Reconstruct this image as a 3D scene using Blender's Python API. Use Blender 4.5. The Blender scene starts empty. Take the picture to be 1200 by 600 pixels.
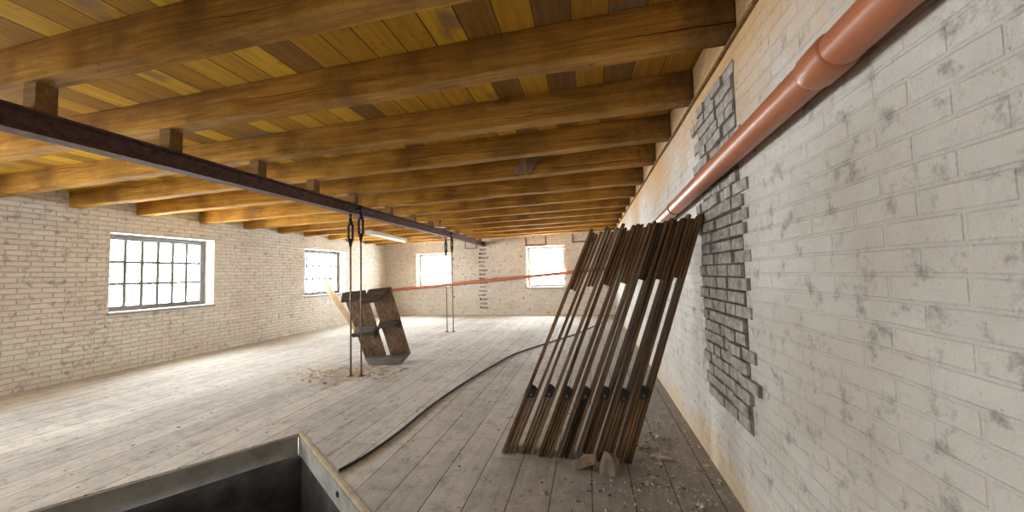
import bpy, bmesh, math, random
from mathutils import Vector, Matrix, noise as mnoise

# ------------------------------------------------------------------ camera
SC = bpy.context.scene
COL = SC.collection
ROT = Matrix(((0.97660, 0.03530, 0.21217),
              (0.21358, -0.04388, -0.97594),
              (-0.02514, 0.99841, -0.05039)))
ROT = Matrix(ROT)
# re-orthonormalise the three world axes (rows) before use
_x = Vector(ROT[0]); _x.normalize()
_y = Vector(ROT[1]); _y -= _x * _y.dot(_x); _y.normalize()
_z = _x.cross(_y)
ROT = Matrix((_x, _y, _z))
cam_d = bpy.data.cameras.new('camera')
cam_d.sensor_fit = 'HORIZONTAL'
cam_d.sensor_width = 36.0
cam_d.lens = 413.0 * 36.0 / 1200.0
cam_d.clip_start = 0.05
cam = bpy.data.objects.new('camera', cam_d)
COL.objects.link(cam)
cam.matrix_world = Matrix.Translation((0, 0, 1.5)) @ ROT.to_4x4()
SC.camera = cam

# ------------------------------------------------------------------ world, light, exposure
SKY_STRENGTH = 7.0
EXPOSURE = 3.3
W = bpy.data.worlds.new('overcast_sky')
SC.world = W
W.use_nodes = True
bg = W.node_tree.nodes['Background']
bg.inputs[0].default_value = (0.95, 0.98, 1.0, 1)
bg.inputs[1].default_value = SKY_STRENGTH
vs = SC.view_settings
vs.view_transform = 'Standard'
vs.look = 'None'
vs.exposure = EXPOSURE
vs.gamma = 1.0
vs.use_curve_mapping = False
try:
    SC.cycles.max_bounces = 14
    SC.cycles.diffuse_bounces = 8
    SC.cycles.transparent_max_bounces = 16
    SC.cycles.use_denoising = True
except Exception:
    pass


# ------------------------------------------------------------------ room numbers (metres)
XR = 0.888        # right wall face
XL = -7.96        # left wall face
YB = 12.76        # back wall face
YF = -3.0         # wall behind the camera
ZJ = 2.88         # joist underside at the right wall
ZC = 3.13         # board underside at the right wall
TILT = 0.018      # the old ceiling drops this much per metre to the left


def drop(x):
    return -TILT * (XR - x)


# ------------------------------------------------------------------ material helpers
class NT:
    def __init__(self, name):
        self.m = bpy.data.materials.new(name)
        self.m.use_nodes = True
        self.t = self.m.node_tree
        self.b = self.t.nodes['Principled BSDF']
        self.b.inputs['Specular IOR Level'].default_value = 0.25

    def n(self, typ, **kw):
        nd = self.t.nodes.new(typ)
        for k, v in kw.items():
            setattr(nd, k, v)
        return nd

    def l(self, a, b):
        self.t.links.new(a, b)

    def coord(self, kind='Object', scale=(1, 1, 1), rot=(0, 0, 0), loc=(0, 0, 0)):
        tc = self.n('ShaderNodeTexCoord')
        mp = self.n('ShaderNodeMapping')
        mp.inputs['Scale'].default_value = scale
        mp.inputs['Rotation'].default_value = rot
        mp.inputs['Location'].default_value = loc
        self.l(tc.outputs[kind], mp.inputs['Vector'])
        return mp.outputs[0]

    def noise(self, vec, scale, detail=6, rough=0.6, dist=0.0):
        nd = self.n('ShaderNodeTexNoise')
        nd.inputs['Scale'].default_value = scale
        nd.inputs['Detail'].default_value = detail
        nd.inputs['Roughness'].default_value = rough
        nd.inputs['Distortion'].default_value = dist
        self.l(vec, nd.inputs['Vector'])
        return nd.outputs['Fac']

    def ramp(self, fac, stops, interp='LINEAR'):
        r = self.n('ShaderNodeValToRGB')
        r.color_ramp.interpolation = interp
        e = r.color_ramp.elements
        while len(e) < len(stops):
            e.new(0.5)
        for i, (p, c) in enumerate(stops):
            e[i].position = p
            e[i].color = (c[0], c[1], c[2], 1) if not isinstance(c, (int, float)) else (c, c, c, 1)
        self.l(fac, r.inputs[0])
        return r.outputs[0]

    def math(self, op, a, b=None, c=None):
        nd = self.n('ShaderNodeMath', operation=op)
        for i, v in enumerate((a, b, c)):
            if v is None:
                continue
            if isinstance(v, (int, float)):
                nd.inputs[i].default_value = v
            else:
                self.l(v, nd.inputs[i])
        return nd.outputs[0]

    def mix(self, fac, a, b, blend='MIX'):
        nd = self.n('ShaderNodeMix', data_type='RGBA', blend_type=blend)
        for idx, v in ((0, fac), (6, a), (7, b)):
            if isinstance(v, (int, float)):
                nd.inputs[idx].default_value = v
            elif isinstance(v, (tuple, list)):
                nd.inputs[idx].default_value = (v[0], v[1], v[2], 1)
            else:
                self.l(v, nd.inputs[idx])
        return nd.outputs[2]

    def sep(self, vec):
        s = self.n('ShaderNodeSeparateXYZ')
        self.l(vec, s.inputs[0])
        return s.outputs

    def comb(self, x, y, z):
        s = self.n('ShaderNodeCombineXYZ')
        for i, v in enumerate((x, y, z)):
            if isinstance(v, (int, float)):
                s.inputs[i].default_value = v
            else:
                self.l(v, s.inputs[i])
        return s.outputs[0]

    def white(self, vec):
        w = self.n('ShaderNodeTexWhiteNoise', noise_dimensions='3D')
        self.l(vec, w.inputs['Vector'])
        return w.outputs['Value']

    def bump(self, h, strength=0.3, dist=0.02, prev=None):
        nd = self.n('ShaderNodeBump')
        nd.inputs['Strength'].default_value = strength
        nd.inputs['Distance'].default_value = dist
        self.l(h, nd.inputs['Height'])
        if prev is not None:
            self.l(prev, nd.inputs['Normal'])
        return nd.outputs[0]

    def done(self, col=None, rough=0.8, normal=None, metal=0.0, spec=None):
        if col is not None:
            if isinstance(col, (tuple, list)):
                self.b.inputs['Base Color'].default_value = (col[0], col[1], col[2], 1)
            else:
                self.l(col, self.b.inputs['Base Color'])
        if isinstance(rough, (int, float)):
            self.b.inputs['Roughness'].default_value = rough
        else:
            self.l(rough, self.b.inputs['Roughness'])
        self.b.inputs['Metallic'].default_value = metal
        if spec is not None:
            self.b.inputs['Specular IOR Level'].default_value = spec
        if normal is not None:
            self.l(normal, self.b.inputs['Normal'])
        return self.m


def wood(name, dark, mid, light, axis='x', fine=1.0, rough=0.85, vary=0.25, bump=0.35, knots=True):
    """Sawn timber whose grain runs along the object's own axis."""
    k = NT(name)
    st = {'x': (0.6, 9, 9), 'y': (9, 0.6, 9), 'z': (9, 9, 0.6)}[axis]
    v = k.coord('Object', tuple(s * fine for s in st))
    oi = k.n('ShaderNodeObjectInfo')
    off = k.n('ShaderNodeVectorMath', operation='ADD')
    k.l(v, off.inputs[0])
    k.l(k.comb(k.math('MULTIPLY', oi.outputs['Random'], 37.0), k.math('MULTIPLY', oi.outputs['Random'], 91.0), 0.0), off.inputs[1])
    v = off.outputs[0]
    g = k.noise(v, 2.2, 8, 0.65, 0.8)
    c = k.ramp(g, [(0.28, dark), (0.5, mid), (0.72, light)])
    v2 = k.coord('Object', (1.3, 1.3, 1.3))
    blot = k.noise(v2, 1.7, 4, 0.55)
    c = k.mix(k.ramp(blot, [(0.35, 0.55), (0.65, 0.0)]), c, tuple(x * 0.7 for x in dark))
    rnd = k.math('MULTIPLY_ADD', oi.outputs['Random'], vary * 2, 1.0 - vary)
    hsv = k.n('ShaderNodeHueSaturation')
    k.l(rnd, hsv.inputs['Value'])
    k.l(c, hsv.inputs['Color'])
    b = k.bump(g, bump, 0.01)
    return k.done(hsv.outputs[0], rough, b, spec=0.06)


def plain(name, col, rough=0.6, metal=0.0, var=0.25, scale=14, bump=0.15, spec=0.3):
    k = NT(name)
    v = k.coord('Object')
    n = k.noise(v, scale, 5, 0.6)
    c = k.ramp(n, [(0.3, tuple(x * (1 - var) for x in col)), (0.7, tuple(min(1, x * (1 + var)) for x in col))])
    return k.done(c, rough, k.bump(n, bump, 0.005), metal, spec)


def brick_wall(name, plane, base, tint, stain_z=None, plaster=False):
    """Limewashed brickwork in world metres. plane 'xz' or 'yz'."""
    k = NT(name)
    tc = k.n('ShaderNodeTexCoord')
    s = k.sep(tc.outputs['Object'])
    u = s[0] if plane == 'xz' else s[1]
    wob = k.noise(tc.outputs['Object'], 1.3, 3, 0.5)
    vz = k.math('MULTIPLY_ADD', wob, 0.03, s[2])
    uv = k.comb(u, vz, 0.0)
    br = k.n('ShaderNodeTexBrick')
    br.offset = 0.5
    br.inputs['Scale'].default_value = 1.0
    br.inputs['Brick Width'].default_value = 0.235
    br.inputs['Row Height'].default_value = 0.078
    br.inputs['Mortar Size'].default_value = 0.009
    br.inputs['Mortar Smooth'].default_value = 0.6
    br.inputs['Bias'].default_value = 0.0
    br.inputs['Color1'].default_value = (1, 1, 1, 1)
    br.inputs['Color2'].default_value = (0.78, 0.78, 0.78, 1)
    br.inputs['Mortar'].default_value = (0.62, 0.62, 0.62, 1)
    k.l(uv, br.inputs['Vector'])
    big = k.noise(tc.outputs['Object'], 0.9, 5, 0.6)
    fine = k.noise(tc.outputs['Object'], 9, 8, 0.7)
    grit = k.noise(tc.outputs['Object'], 42, 4, 0.7)
    c = k.mix(k.ramp(big, [(0.35, 0.0), (0.7, 1.0)]), base, tint)
    c = k.mix(0.50 if not plaster else 0.12, c, br.outputs['Color'], 'MULTIPLY')
    pit = k.ramp(fine, [(0.34, 0.8), (0.46, 0.0)])
    c = k.mix(pit, c, tuple(x * 0.5 for x in tint))
    speck = k.ramp(grit, [(0.27, 0.6), (0.36, 0.0)])
    c = k.mix(speck, c, (0.25, 0.19, 0.14))
    if stain_z is not None:
        zz = k.math('ADD', s[2], k.math('MULTIPLY', k.math('SUBTRACT', big, 0.5), 1.3))
        zz = k.math('ADD', zz, k.math('MULTIPLY', k.math('SUBTRACT', fine, 0.5), 0.5))
        mr = k.n('ShaderNodeMapRange')
        mr.inputs[1].default_value = stain_z
        mr.inputs[2].default_value = stain_z + 0.55
        k.l(zz, mr.inputs[0])
        c = k.mix(k.math('MULTIPLY', mr.outputs[0], 0.85), c, (0.66, 0.40, 0.17))
        lo = k.n('ShaderNodeMapRange')
        lo.inputs[1].default_value = 0.28
        lo.inputs[2].default_value = 0.0
        k.l(zz, lo.inputs[0])
        c = k.mix(k.math('MULTIPLY', lo.outputs[0], 0.7), c, (0.62, 0.45, 0.26))
    hgt = k.math('ADD', k.math('MULTIPLY', br.outputs['Fac'], -0.7 if not plaster else -0.16), k.math('MULTIPLY', fine, 0.8))
    hgt = k.math('ADD', hgt, k.math('MULTIPLY', grit, 0.25))
    return k.done(c, 0.93, k.bump(hgt, 1.0, 0.028), spec=0.1)


# ------------------------------------------------------------------ mesh helpers
class MB:
    def __init__(self):
        self.bm = bmesh.new()

    def hexa(self, p):
        """p: eight points, bottom ring 0-3 then top ring 4-7."""
        v = [self.bm.verts.new(Vector(q)) for q in p]
        for f in ((3, 2, 1, 0), (4, 5, 6, 7), (0, 1, 5, 4), (1, 2, 6, 5), (2, 3, 7, 6), (3, 0, 4, 7)):
            self.bm.faces.new([v[i] for i in f])
        return v

    def box(self, x0, x1, y0, y1, z0, z1):
        return self.hexa([(x0, y0, z0), (x1, y0, z0), (x1, y1, z0), (x0, y1, z0),
                          (x0, y0, z1), (x1, y0, z1), (x1, y1, z1), (x0, y1, z1)])

    def slab(self, a, b, c, d, thick):
        """four corner points of one face, thickened along minus its normal"""
        a, b, c, d = (Vector(q) for q in (a, b, c, d))
        n = (b - a).cross(d - a).normalized() * thick
        return self.hexa([a - n, b - n, c - n, d - n, a, b, c, d])

    def tube(self, pts, r, seg=10, cap=True):
        pts = [Vector(p) for p in pts]
        rs = r if isinstance(r, (list, tuple)) else [r] * len(pts)
        rings = []
        up = None
        for i, p in enumerate(pts):
            t = (pts[min(i + 1, len(pts) - 1)] - pts[max(i - 1, 0)])
            t.normalize()
            if up is None:
                up = Vector((0, 0, 1)) if abs(t.z) < 0.9 else Vector((1, 0, 0))
            s = t.cross(up).normalized()
            up = s.cross(t).normalized()
            rings.append([self.bm.verts.new(p + (s * math.cos(2 * math.pi * k / seg) + up * math.sin(2 * math.pi * k / seg)) * rs[i]) for k in range(seg)])
        for a, b in zip(rings, rings[1:]):
            for k in range(seg):
                f = self.bm.faces.new((a[k], a[(k + 1) % seg], b[(k + 1) % seg], b[k]))
                f.smooth = True
        if cap:
            self.bm.faces.new(rings[0])
            self.bm.faces.new(list(reversed(rings[-1])))
        return rings

    def prism(self, prof, p0, p1, side, upv):
        """profile of (s, u) pairs swept straight from p0 to p1"""
        p0, p1, side, upv = Vector(p0), Vector(p1), Vector(side), Vector(upv)
        a = [self.bm.verts.new(p0 + side * s + upv * u) for s, u in prof]
        b = [self.bm.verts.new(p1 + side * s + upv * u) for s, u in prof]
        n = len(prof)
        for i in range(n):
            self.bm.faces.new((a[i], a[(i + 1) % n], b[(i + 1) % n], b[i]))
        self.bm.faces.new(list(reversed(a)))
        self.bm.faces.new(b)

    def rock(self, c, r, seed, squash=(1, 1, 1), sub=2, rough=0.5):
        res = bmesh.ops.create_icosphere(self.bm, subdivisions=sub, radius=1.0)
        o = Vector((seed * 3.7, seed * 1.3, seed * 5.1))
        for v in res['verts']:
            d = v.co.normalized()
            k = 1.0 + rough * (mnoise.noise(d * 1.4 + o)) + 0.35 * rough * mnoise.noise(d * 4 + o)
            v.co = Vector(c) + Vector((d.x * squash[0], d.y * squash[1], d.z * squash[2])) * r * k

    def build(self, name, mat, parent=None, bevel=0.0, smooth=False, seg=2):
        bm = self.bm
        bmesh.ops.recalc_face_normals(bm, faces=bm.faces[:])
        me = bpy.data.meshes.new(name)
        bm.to_mesh(me)
        bm.free()
        o = bpy.data.objects.new(name, me)
        COL.objects.link(o)
        if mat is not None:
            me.materials.append(mat)
        if parent is not None:
            o.parent = parent
        if smooth:
            for p in me.polygons:
                p.use_smooth = True
        if bevel:
            b = o.modifiers.new('bevel', 'BEVEL')
            b.width = bevel
            b.segments = seg
            b.limit_method = 'ANGLE'
            b.angle_limit = math.radians(40)
        return o


def tag(o, label, cat, group=None, kind=None):
    o['label'] = label
    o['category'] = cat
    if group:
        o['group'] = group
    if kind:
        o['kind'] = kind
    return o


def struct(o, label, cat):
    o['kind'] = 'structure'
    o['label'] = label
    o['category'] = cat
    return o


def empty(name, loc=(0, 0, 0), rot=(0, 0, 0)):
    o = bpy.data.objects.new(name, None)
    COL.objects.link(o)
    o.location = loc
    o.rotation_euler = rot
    o.empty_display_size = 0.1
    return o


ORD = ['first', 'second', 'third', 'fourth', 'fifth', 'sixth', 'seventh', 'eighth', 'ninth', 'tenth', 'eleventh', 'twelfth', 'thirteenth', 'fourteenth']

# ------------------------------------------------------------------ materials
M = {}
M['wall_back'] = brick_wall('limewashed_brick_back', 'xz', (0.83, 0.79, 0.73), (0.72, 0.66, 0.58))
M['wall_left'] = brick_wall('limewashed_brick_left', 'yz', (0.83, 0.79, 0.73), (0.72, 0.66, 0.58))


def right_wall_material():
    m = brick_wall('rough_limewash_right', 'yz', (0.74, 0.72, 0.69), (0.52, 0.48, 0.43), stain_z=2.3, plaster=True)
    return m


M['wall_right'] = right_wall_material()


def floor_material():
    k = NT('dusty_floorboards')
    tc = k.n('ShaderNodeTexCoord')
    s = k.sep(tc.outputs['Object'])
    wdt = 0.272
    xs = k.math('DIVIDE', k.math('ADD', s[0], 20.0 * wdt + 0.033), wdt)
    idx = k.math('FLOOR', xs)
    fr = k.math('FRACT', xs)
    rnd = k.white(k.comb(idx, 3.0, 0.0))
    yy = k.math('DIVIDE', k.math('ADD', s[1], k.math('MULTIPLY', rnd, 9.0)), 6.8)
    yidx = k.math('FLOOR', yy)
    yfr = k.math('FRACT', yy)
    rnd2 = k.white(k.comb(idx, yidx, 5.0))
    # wavering seam width
    wv = k.noise(k.comb(k.math('MULTIPLY', idx, 3.3), s[1], 0.0), 2.5, 4, 0.6)
    sw = k.math('MULTIPLY_ADD', wv, 0.028, 0.000)
    ed = k.math('MINIMUM', fr, k.math('SUBTRACT', 1.0, fr))
    seam = k.math('LESS_THAN', ed, k.math('MULTIPLY', sw, k.math('GREATER_THAN', wv, 0.36)))
    eseam = k.math('LESS_THAN', yfr, 0.0007)
    seam = k.math('MAXIMUM', seam, eseam)
    gv = k.comb(k.math('MULTIPLY', s[0], 14.0), k.math('MULTIPLY_ADD', rnd2, 30.0, s[1]), 0.0)
    grain = k.noise(gv, 1.4, 7, 0.65, 0.4)
    c = k.ramp(grain, [(0.25, (0.34, 0.335, 0.33)), (0.5, (0.49, 0.48, 0.47)), (0.75, (0.58, 0.57, 0.555))])
    tone = k.math('MULTIPLY_ADD', rnd2, 0.26, 0.84)
    hsv = k.n('ShaderNodeHueSaturation')
    k.l(tone, hsv.inputs['Value'])
    k.l(c, hsv.inputs['Color'])
    c = hsv.outputs[0]
    dust = k.noise(tc.outputs['Object'], 0.8, 6, 0.62)
    c = k.mix(k.ramp(dust, [(0.42, 0.0), (0.66, 0.6)]), c, (0.68, 0.665, 0.64))
    # dirt trodden in along the right wall
    dm = k.n('ShaderNodeMapRange')
    dm.inputs[1].default_value = -0.9
    dm.inputs[2].default_value = 0.5
    k.l(k.math('ADD', s[0], k.math('MULTIPLY', k.math('SUBTRACT', dust, 0.5), 1.6)), dm.inputs[0])
    c = k.mix(k.math('MULTIPLY', dm.outputs[0], 0.72), c, (0.24, 0.20, 0.17))
    sp = k.noise(tc.outputs['Object'], 26, 5, 0.75)
    c = k.mix(k.ramp(sp, [(0.32, 0.8), (0.42, 0.0)]), c, (0.17, 0.14, 0.12))
    sp2 = k.noise(tc.outputs['Object'], 7, 7, 0.75)
    c = k.mix(k.ramp(sp2, [(0.36, 0.55), (0.48, 0.0)]), c, (0.25, 0.22, 0.19))
    c = k.mix(k.ramp(sp2, [(0.56, 0.0), (0.68, 0.5)]), c, (0.70, 0.69, 0.66))
    c = k.mix(k.math('MULTIPLY', seam, 0.85), c, (0.05, 0.042, 0.036))
    h = k.math('SUBTRACT', k.math('MULTIPLY_ADD', grain, 0.25, k.math('MULTIPLY', rnd2, 0.15)), k.math('MULTIPLY', seam, 1.2))
    h = k.math('ADD', h, k.math('MULTIPLY', sp, 0.3))
    return k.done(c, 0.88, k.bump(h, 0.5, 0.012), spec=0.15)


M['floor'] = floor_material()


def ceiling_material():
    k = NT('ochre_ceiling_boards')
    tc = k.n('ShaderNodeTexCoord')
    s = k.sep(tc.outputs['Object'])
    wdt = 0.2293
    xs = k.math('DIVIDE', k.math('ADD', s[0], 40.0 * wdt + 0.0555), wdt)
    idx = k.math('FLOOR', xs)
    fr = k.math('FRACT', xs)
    rnd = k.white(k.comb(idx, 1.0, 7.0))
    rnd_b = k.white(k.comb(idx, 9.0, 2.0))
    blot = k.noise(k.comb(k.math('MULTIPLY', idx, 5.1), k.math('MULTIPLY', s[1], 0.9), 0.0), 1.1, 3, 0.5)
    t = k.math('ADD', k.math('MULTIPLY', rnd, 0.65), k.math('MULTIPLY', blot, 0.45))
    c = k.ramp(t, [(0.16, (0.20, 0.11, 0.055)), (0.34, (0.34, 0.175, 0.034)), (0.52, (0.56, 0.30, 0.034)), (0.8, (0.74, 0.44, 0.045))])
    patch = k.noise(tc.outputs['Object'], 2.1, 2, 0.4)
    grey = k.math('MULTIPLY', k.ramp(patch, [(0.60, 0.0), (0.66, 0.7)]), k.math('GREATER_THAN', rnd_b, 0.45))
    c = k.mix(grey, c, (0.24, 0.17, 0.12))
    gv = k.comb(k.math('MULTIPLY', s[0], 22.0), k.math('MULTIPLY_ADD', rnd, 40.0, k.math('MULTIPLY', s[1], 1.3)), 0.0)
    grain = k.noise(gv, 1.4, 7, 0.65, 0.5)
    c = k.mix(0.75, c, k.ramp(grain, [(0.25, 0.5), (0.6, 1.0)]), 'MULTIPLY')
    sp = k.noise(tc.outputs['Object'], 17, 5, 0.7)
    c = k.mix(k.ramp(sp, [(0.30, 0.6), (0.40, 0.0)]), c, (0.12, 0.065, 0.02))
    ed = k.math('MINIMUM', fr, k.math('SUBTRACT', 1.0, fr))
    seam = k.math('LESS_THAN', ed, k.math('MULTIPLY_ADD', rnd, 0.016, 0.006))
    c = k.mix(seam, c, (0.02, 0.012, 0.006))
    h = k.math('SUBTRACT', k.math('MULTIPLY', grain, 0.3), seam)
    return k.done(c, 0.85, k.bump(h, 0.4, 0.01), spec=0.15)


M['ceiling'] = ceiling_material()


def joist_material():
    k = NT('ochre_joist_timber')
    tc = k.n('ShaderNodeTexCoord')
    oi = k.n('ShaderNodeObjectInfo')
    s = k.sep(tc.outputs['Object'])
    r = k.math('MULTIPLY', oi.outputs['Random'], 53.0)
    gv = k.comb(k.math('MULTIPLY_ADD', s[0], 0.8, r), k.math('MULTIPLY', s[1], 13.0), k.math('MULTIPLY', s[2], 13.0))
    g = k.noise(gv, 1.8, 8, 0.68, 0.7)
    c = k.ramp(g, [(0.26, (0.185, 0.080, 0.013)), (0.5, (0.38, 0.188, 0.032)), (0.74, (0.58, 0.325, 0.068))])
    b = k.noise(k.comb(k.math('ADD', s[0], r), s[1], s[2]), 1.6, 5, 0.6)
    c = k.mix(k.ramp(b, [(0.36, 0.65), (0.56, 0.0)]), c, (0.13, 0.062, 0.017))
    sp = k.noise(k.comb(k.math('ADD', s[0], r), s[1], s[2]), 13.0, 6, 0.7)
    c = k.mix(k.ramp(sp, [(0.28, 0.7), (0.40, 0.0)]), c, (0.09, 0.045, 0.014))
    en = k.n('ShaderNodeMapRange')
    en.inputs[1].default_value = 4.0
    en.inputs[2].default_value = 4.4
    k.l(k.math('ADD', s[0], k.math('MULTIPLY', k.math('SUBTRACT', sp, 0.5), 0.9)), en.inputs[0])
    c = k.mix(k.math('MULTIPLY', en.outputs[0], 0.75), c, (0.055, 0.036, 0.022))
    # one wandering check along the side faces
    wav = k.noise(k.comb(k.math('MULTIPLY_ADD', s[0], 0.45, r), 0.0, 0.0), 1.1, 5, 0.55)
    line = k.math('ABSOLUTE', k.math('SUBTRACT', k.math('SUBTRACT', s[2], 0.035), k.math('MULTIPLY', k.math('SUBTRACT', wav, 0.5), 0.22)))
    gate = k.noise(k.comb(k.math('MULTIPLY_ADD', s[0], 0.35, r), 4.0, 0.0), 1.0, 2, 0.5)
    wid = k.math('MULTIPLY', k.math('MAXIMUM', k.math('SUBTRACT', gate, 0.46), 0.0), 0.030)
    crack = k.math('LESS_THAN', line, wid)
    c = k.mix(k.math('MULTIPLY', crack, 0.9), c, (0.022, 0.011, 0.005))
    h = k.math('SUBTRACT', k.math('MULTIPLY_ADD', sp, 0.5, k.math('MULTIPLY', g, 0.6)), k.math('MULTIPLY', crack, 1.5))
    return k.done(c, 0.88, k.bump(h, 0.6, 0.012), spec=0.12)


M['joist'] = joist_material()
M['slat'] = wood('old_brown_slat', (0.07, 0.039, 0.022), (0.20, 0.115, 0.061), (0.34, 0.215, 0.125), 'z', 1.6, 0.92, 0.35, 0.35)
M['slat_pale'] = wood('worn_pale_slat', (0.12, 0.075, 0.045), (0.23, 0.155, 0.095), (0.36, 0.265, 0.175), 'z', 1.6, 0.8, 0.25, 0.35)
M['slat_dark'] = wood('tarred_slat', (0.02, 0.016, 0.013), (0.05, 0.038, 0.03), (0.09, 0.07, 0.055), 'z', 1.6, 0.7, 0.3, 0.3)
M['crate'] = wood('weathered_crate_wood', (0.11, 0.066, 0.045), (0.26, 0.165, 0.11), (0.40, 0.285, 0.20), 'z', 1.3, 0.85, 0.15, 0.4)
M['crate_dark'] = wood('dark_crate_wood', (0.06, 0.045, 0.04), (0.12, 0.092, 0.08), (0.20, 0.16, 0.14), 'x', 1.3, 0.8, 0.15, 0.4)
M['crate_grey'] = wood('grey_crate_wood', (0.12, 0.10, 0.09), (0.20, 0.175, 0.16), (0.29, 0.26, 0.24), 'x', 1.3, 0.85, 0.1, 0.4)
M['pale_plank'] = wood('pale_pine', (0.58, 0.46, 0.29), (0.72, 0.60, 0.41), (0.82, 0.71, 0.53), 'z', 1.0, 0.8, 0.05, 0.2)
M['block'] = wood('packing_timber', (0.15, 0.08, 0.03), (0.26, 0.15, 0.06), (0.36, 0.22, 0.10), 'x', 1.2, 0.85, 0.15, 0.4)
M['beam'] = plain('rust_brown_steel', (0.105, 0.058, 0.050), 0.8, 0.0, 0.45, 18, 0.4, 0.15)
M['rod'] = plain('dull_steel_rod', (0.20, 0.165, 0.14), 0.5, 0.4, 0.35, 25, 0.2)
M['iron'] = plain('black_iron', (0.022, 0.022, 0.028), 0.5, 0.2, 0.4, 30, 0.3)
M['rust'] = plain('rusty_iron', (0.22, 0.10, 0.06), 0.75, 0.1, 0.4, 20, 0.3)
M['pipe'] = plain('orange_brown_plastic', (0.42, 0.150, 0.075), 0.33, 0.0, 0.08, 5, 0.03, 0.5)
M['white_metal'] = plain('white_enamel', (0.5, 0.49, 0.46), 0.5, 0.0, 0.06, 8, 0.05)
M['tube_glass'] = plain('frosted_tube_cover', (0.5, 0.49, 0.465), 0.5, 0.0, 0.03, 8, 0.02)
M['frame_pale'] = plain('chalky_window_paint', (0.30, 0.285, 0.26), 0.7, 0.0, 0.2, 16, 0.25)
M['frame_grey'] = plain('grey_window_paint', (0.15, 0.145, 0.14), 0.65, 0.0, 0.2, 16, 0.25)
M['cable'] = plain('black_rubber', (0.035, 0.033, 0.032), 0.55, 0.0, 0.3, 20, 0.1)
M['dark_void'] = plain('shaded_shaft_brick', (0.045, 0.04, 0.036), 0.95, 0.0, 0.5, 6, 0.5)  # near-black colour stands in for the shade down the stairwell
M['rubble'] = plain('mortar_crumbs', (0.46, 0.40, 0.33), 0.95, 0.0, 0.4, 9, 0.6)
M['rubble_dark'] = plain('dark_litter', (0.11, 0.085, 0.068), 0.95, 0.0, 0.5, 9, 0.5)
M['straw'] = plain('pale_shavings', (0.50, 0.38, 0.24), 0.9, 0.0, 0.35, 12, 0.3)
M['stone'] = plain('brown_rubble_stone', (0.27, 0.215, 0.165), 0.95, 0.0, 0.4, 8, 0.8)
M['brick_piece'] = plain('brown_brick', (0.25, 0.175, 0.12), 0.95, 0.0, 0.35, 10, 0.7)
M['mortar_and_shade'] = plain('dark_mortar_and_shade', (0.15, 0.13, 0.115), 0.95, 0.0, 0.5, 16, 0.6)  # dark mortar colour, also painted shade for the toothing pockets
M['stub'] = plain('grey_brick_end', (0.33, 0.30, 0.27), 0.95, 0.0, 0.45, 16, 0.7)


def nosing_material():
    k = NT('worn_yellow_edge')
    v = k.coord('Object')
    n = k.noise(v, 11, 6, 0.7)
    c = k.ramp(n, [(0.35, (0.30, 0.28, 0.25)), (0.5, (0.44, 0.38, 0.25)), (0.7, (0.56, 0.49, 0.32))])
    return k.done(c, 0.8, k.bump(n, 0.5, 0.01))


def fascia_material():
    k = NT('worn_grey_fascia')
    v = k.coord('Object')
    n = k.noise(v, 5, 6, 0.65)
    c = k.ramp(n, [(0.3, (0.22, 0.215, 0.20)), (0.6, (0.36, 0.355, 0.33)), (0.72, (0.40, 0.27, 0.20))])
    return k.done(c, 0.9, k.bump(n, 0.5, 0.01))


M['nosing'] = nosing_material()
M['fascia'] = fascia_material()


def glass_material():
    k = NT('window_glass')
    t = k.t
    t.nodes.remove(k.b)
    out = [n for n in t.nodes if n.type == 'OUTPUT_MATERIAL'][0]
    tr = k.n('ShaderNodeBsdfTransparent')
    tr.inputs[0].default_value = (0.95, 0.96, 0.95, 1)
    gl = k.n('ShaderNodeBsdfGlossy')
    gl.inputs['Roughness'].default_value = 0.05
    mx = k.n('ShaderNodeMixShader')
    mx.inputs[0].default_value = 0.06
    k.l(tr.outputs[0], mx.inputs[1])
    k.l(gl.outputs[0], mx.inputs[2])
    k.l(mx.outputs[0], out.inputs[0])
    return k.m


M['glass'] = glass_material()


# ------------------------------------------------------------------ the shell
def wall(name, axis, c, out, u0, u1, z0, z1, openings, thick, mat, label):
    """Wall whose room face lies at axis=c, solid on the 'out' side, with openings (ua, ub, za, zb)."""
    m = MB()
    us = sorted({u0, u1, *[o[0] for o in openings], *[o[1] for o in openings]})
    zs = sorted({z0, z1, *[o[2] for o in openings], *[o[3] for o in openings]})

    def P(u, z, d):
        return (u, c + out * d, z) if axis == 'y' else (c + out * d, u, z)

    def hole(u, z):
        return any(a < u < b and e < z < f for a, b, e, f in openings)

    def quad(*p):
        m.bm.faces.new([m.bm.verts.new(q) for q in p])
    for ua, ub in zip(us, us[1:]):
        for za, zb in zip(zs, zs[1:]):
            if hole((ua + ub) / 2, (za + zb) / 2):
                continue
            quad(P(ua, za, 0), P(ub, za, 0), P(ub, zb, 0), P(ua, zb, 0))
            quad(P(ua, za, thick), P(ub, za, thick), P(ub, zb, thick), P(ua, zb, thick))
    for a, b, e, f in openings + [(u0, u1, z0, z1)]:
        quad(P(a, e, 0), P(b, e, 0), P(b, e, thick), P(a, e, thick))
        quad(P(a, f, 0), P(b, f, 0), P(b, f, thick), P(a, f, thick))
        quad(P(a, e, 0), P(a, f, 0), P(a, f, thick), P(a, e, thick))
        quad(P(b, e, 0), P(b, f, 0), P(b, f, thick), P(b, e, thick))
    bmesh.ops.remove_doubles(m.bm, verts=m.bm.verts[:], dist=1e-5)
    o = m.build(name, mat)
    return struct(o, label, 'wall')


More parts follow.
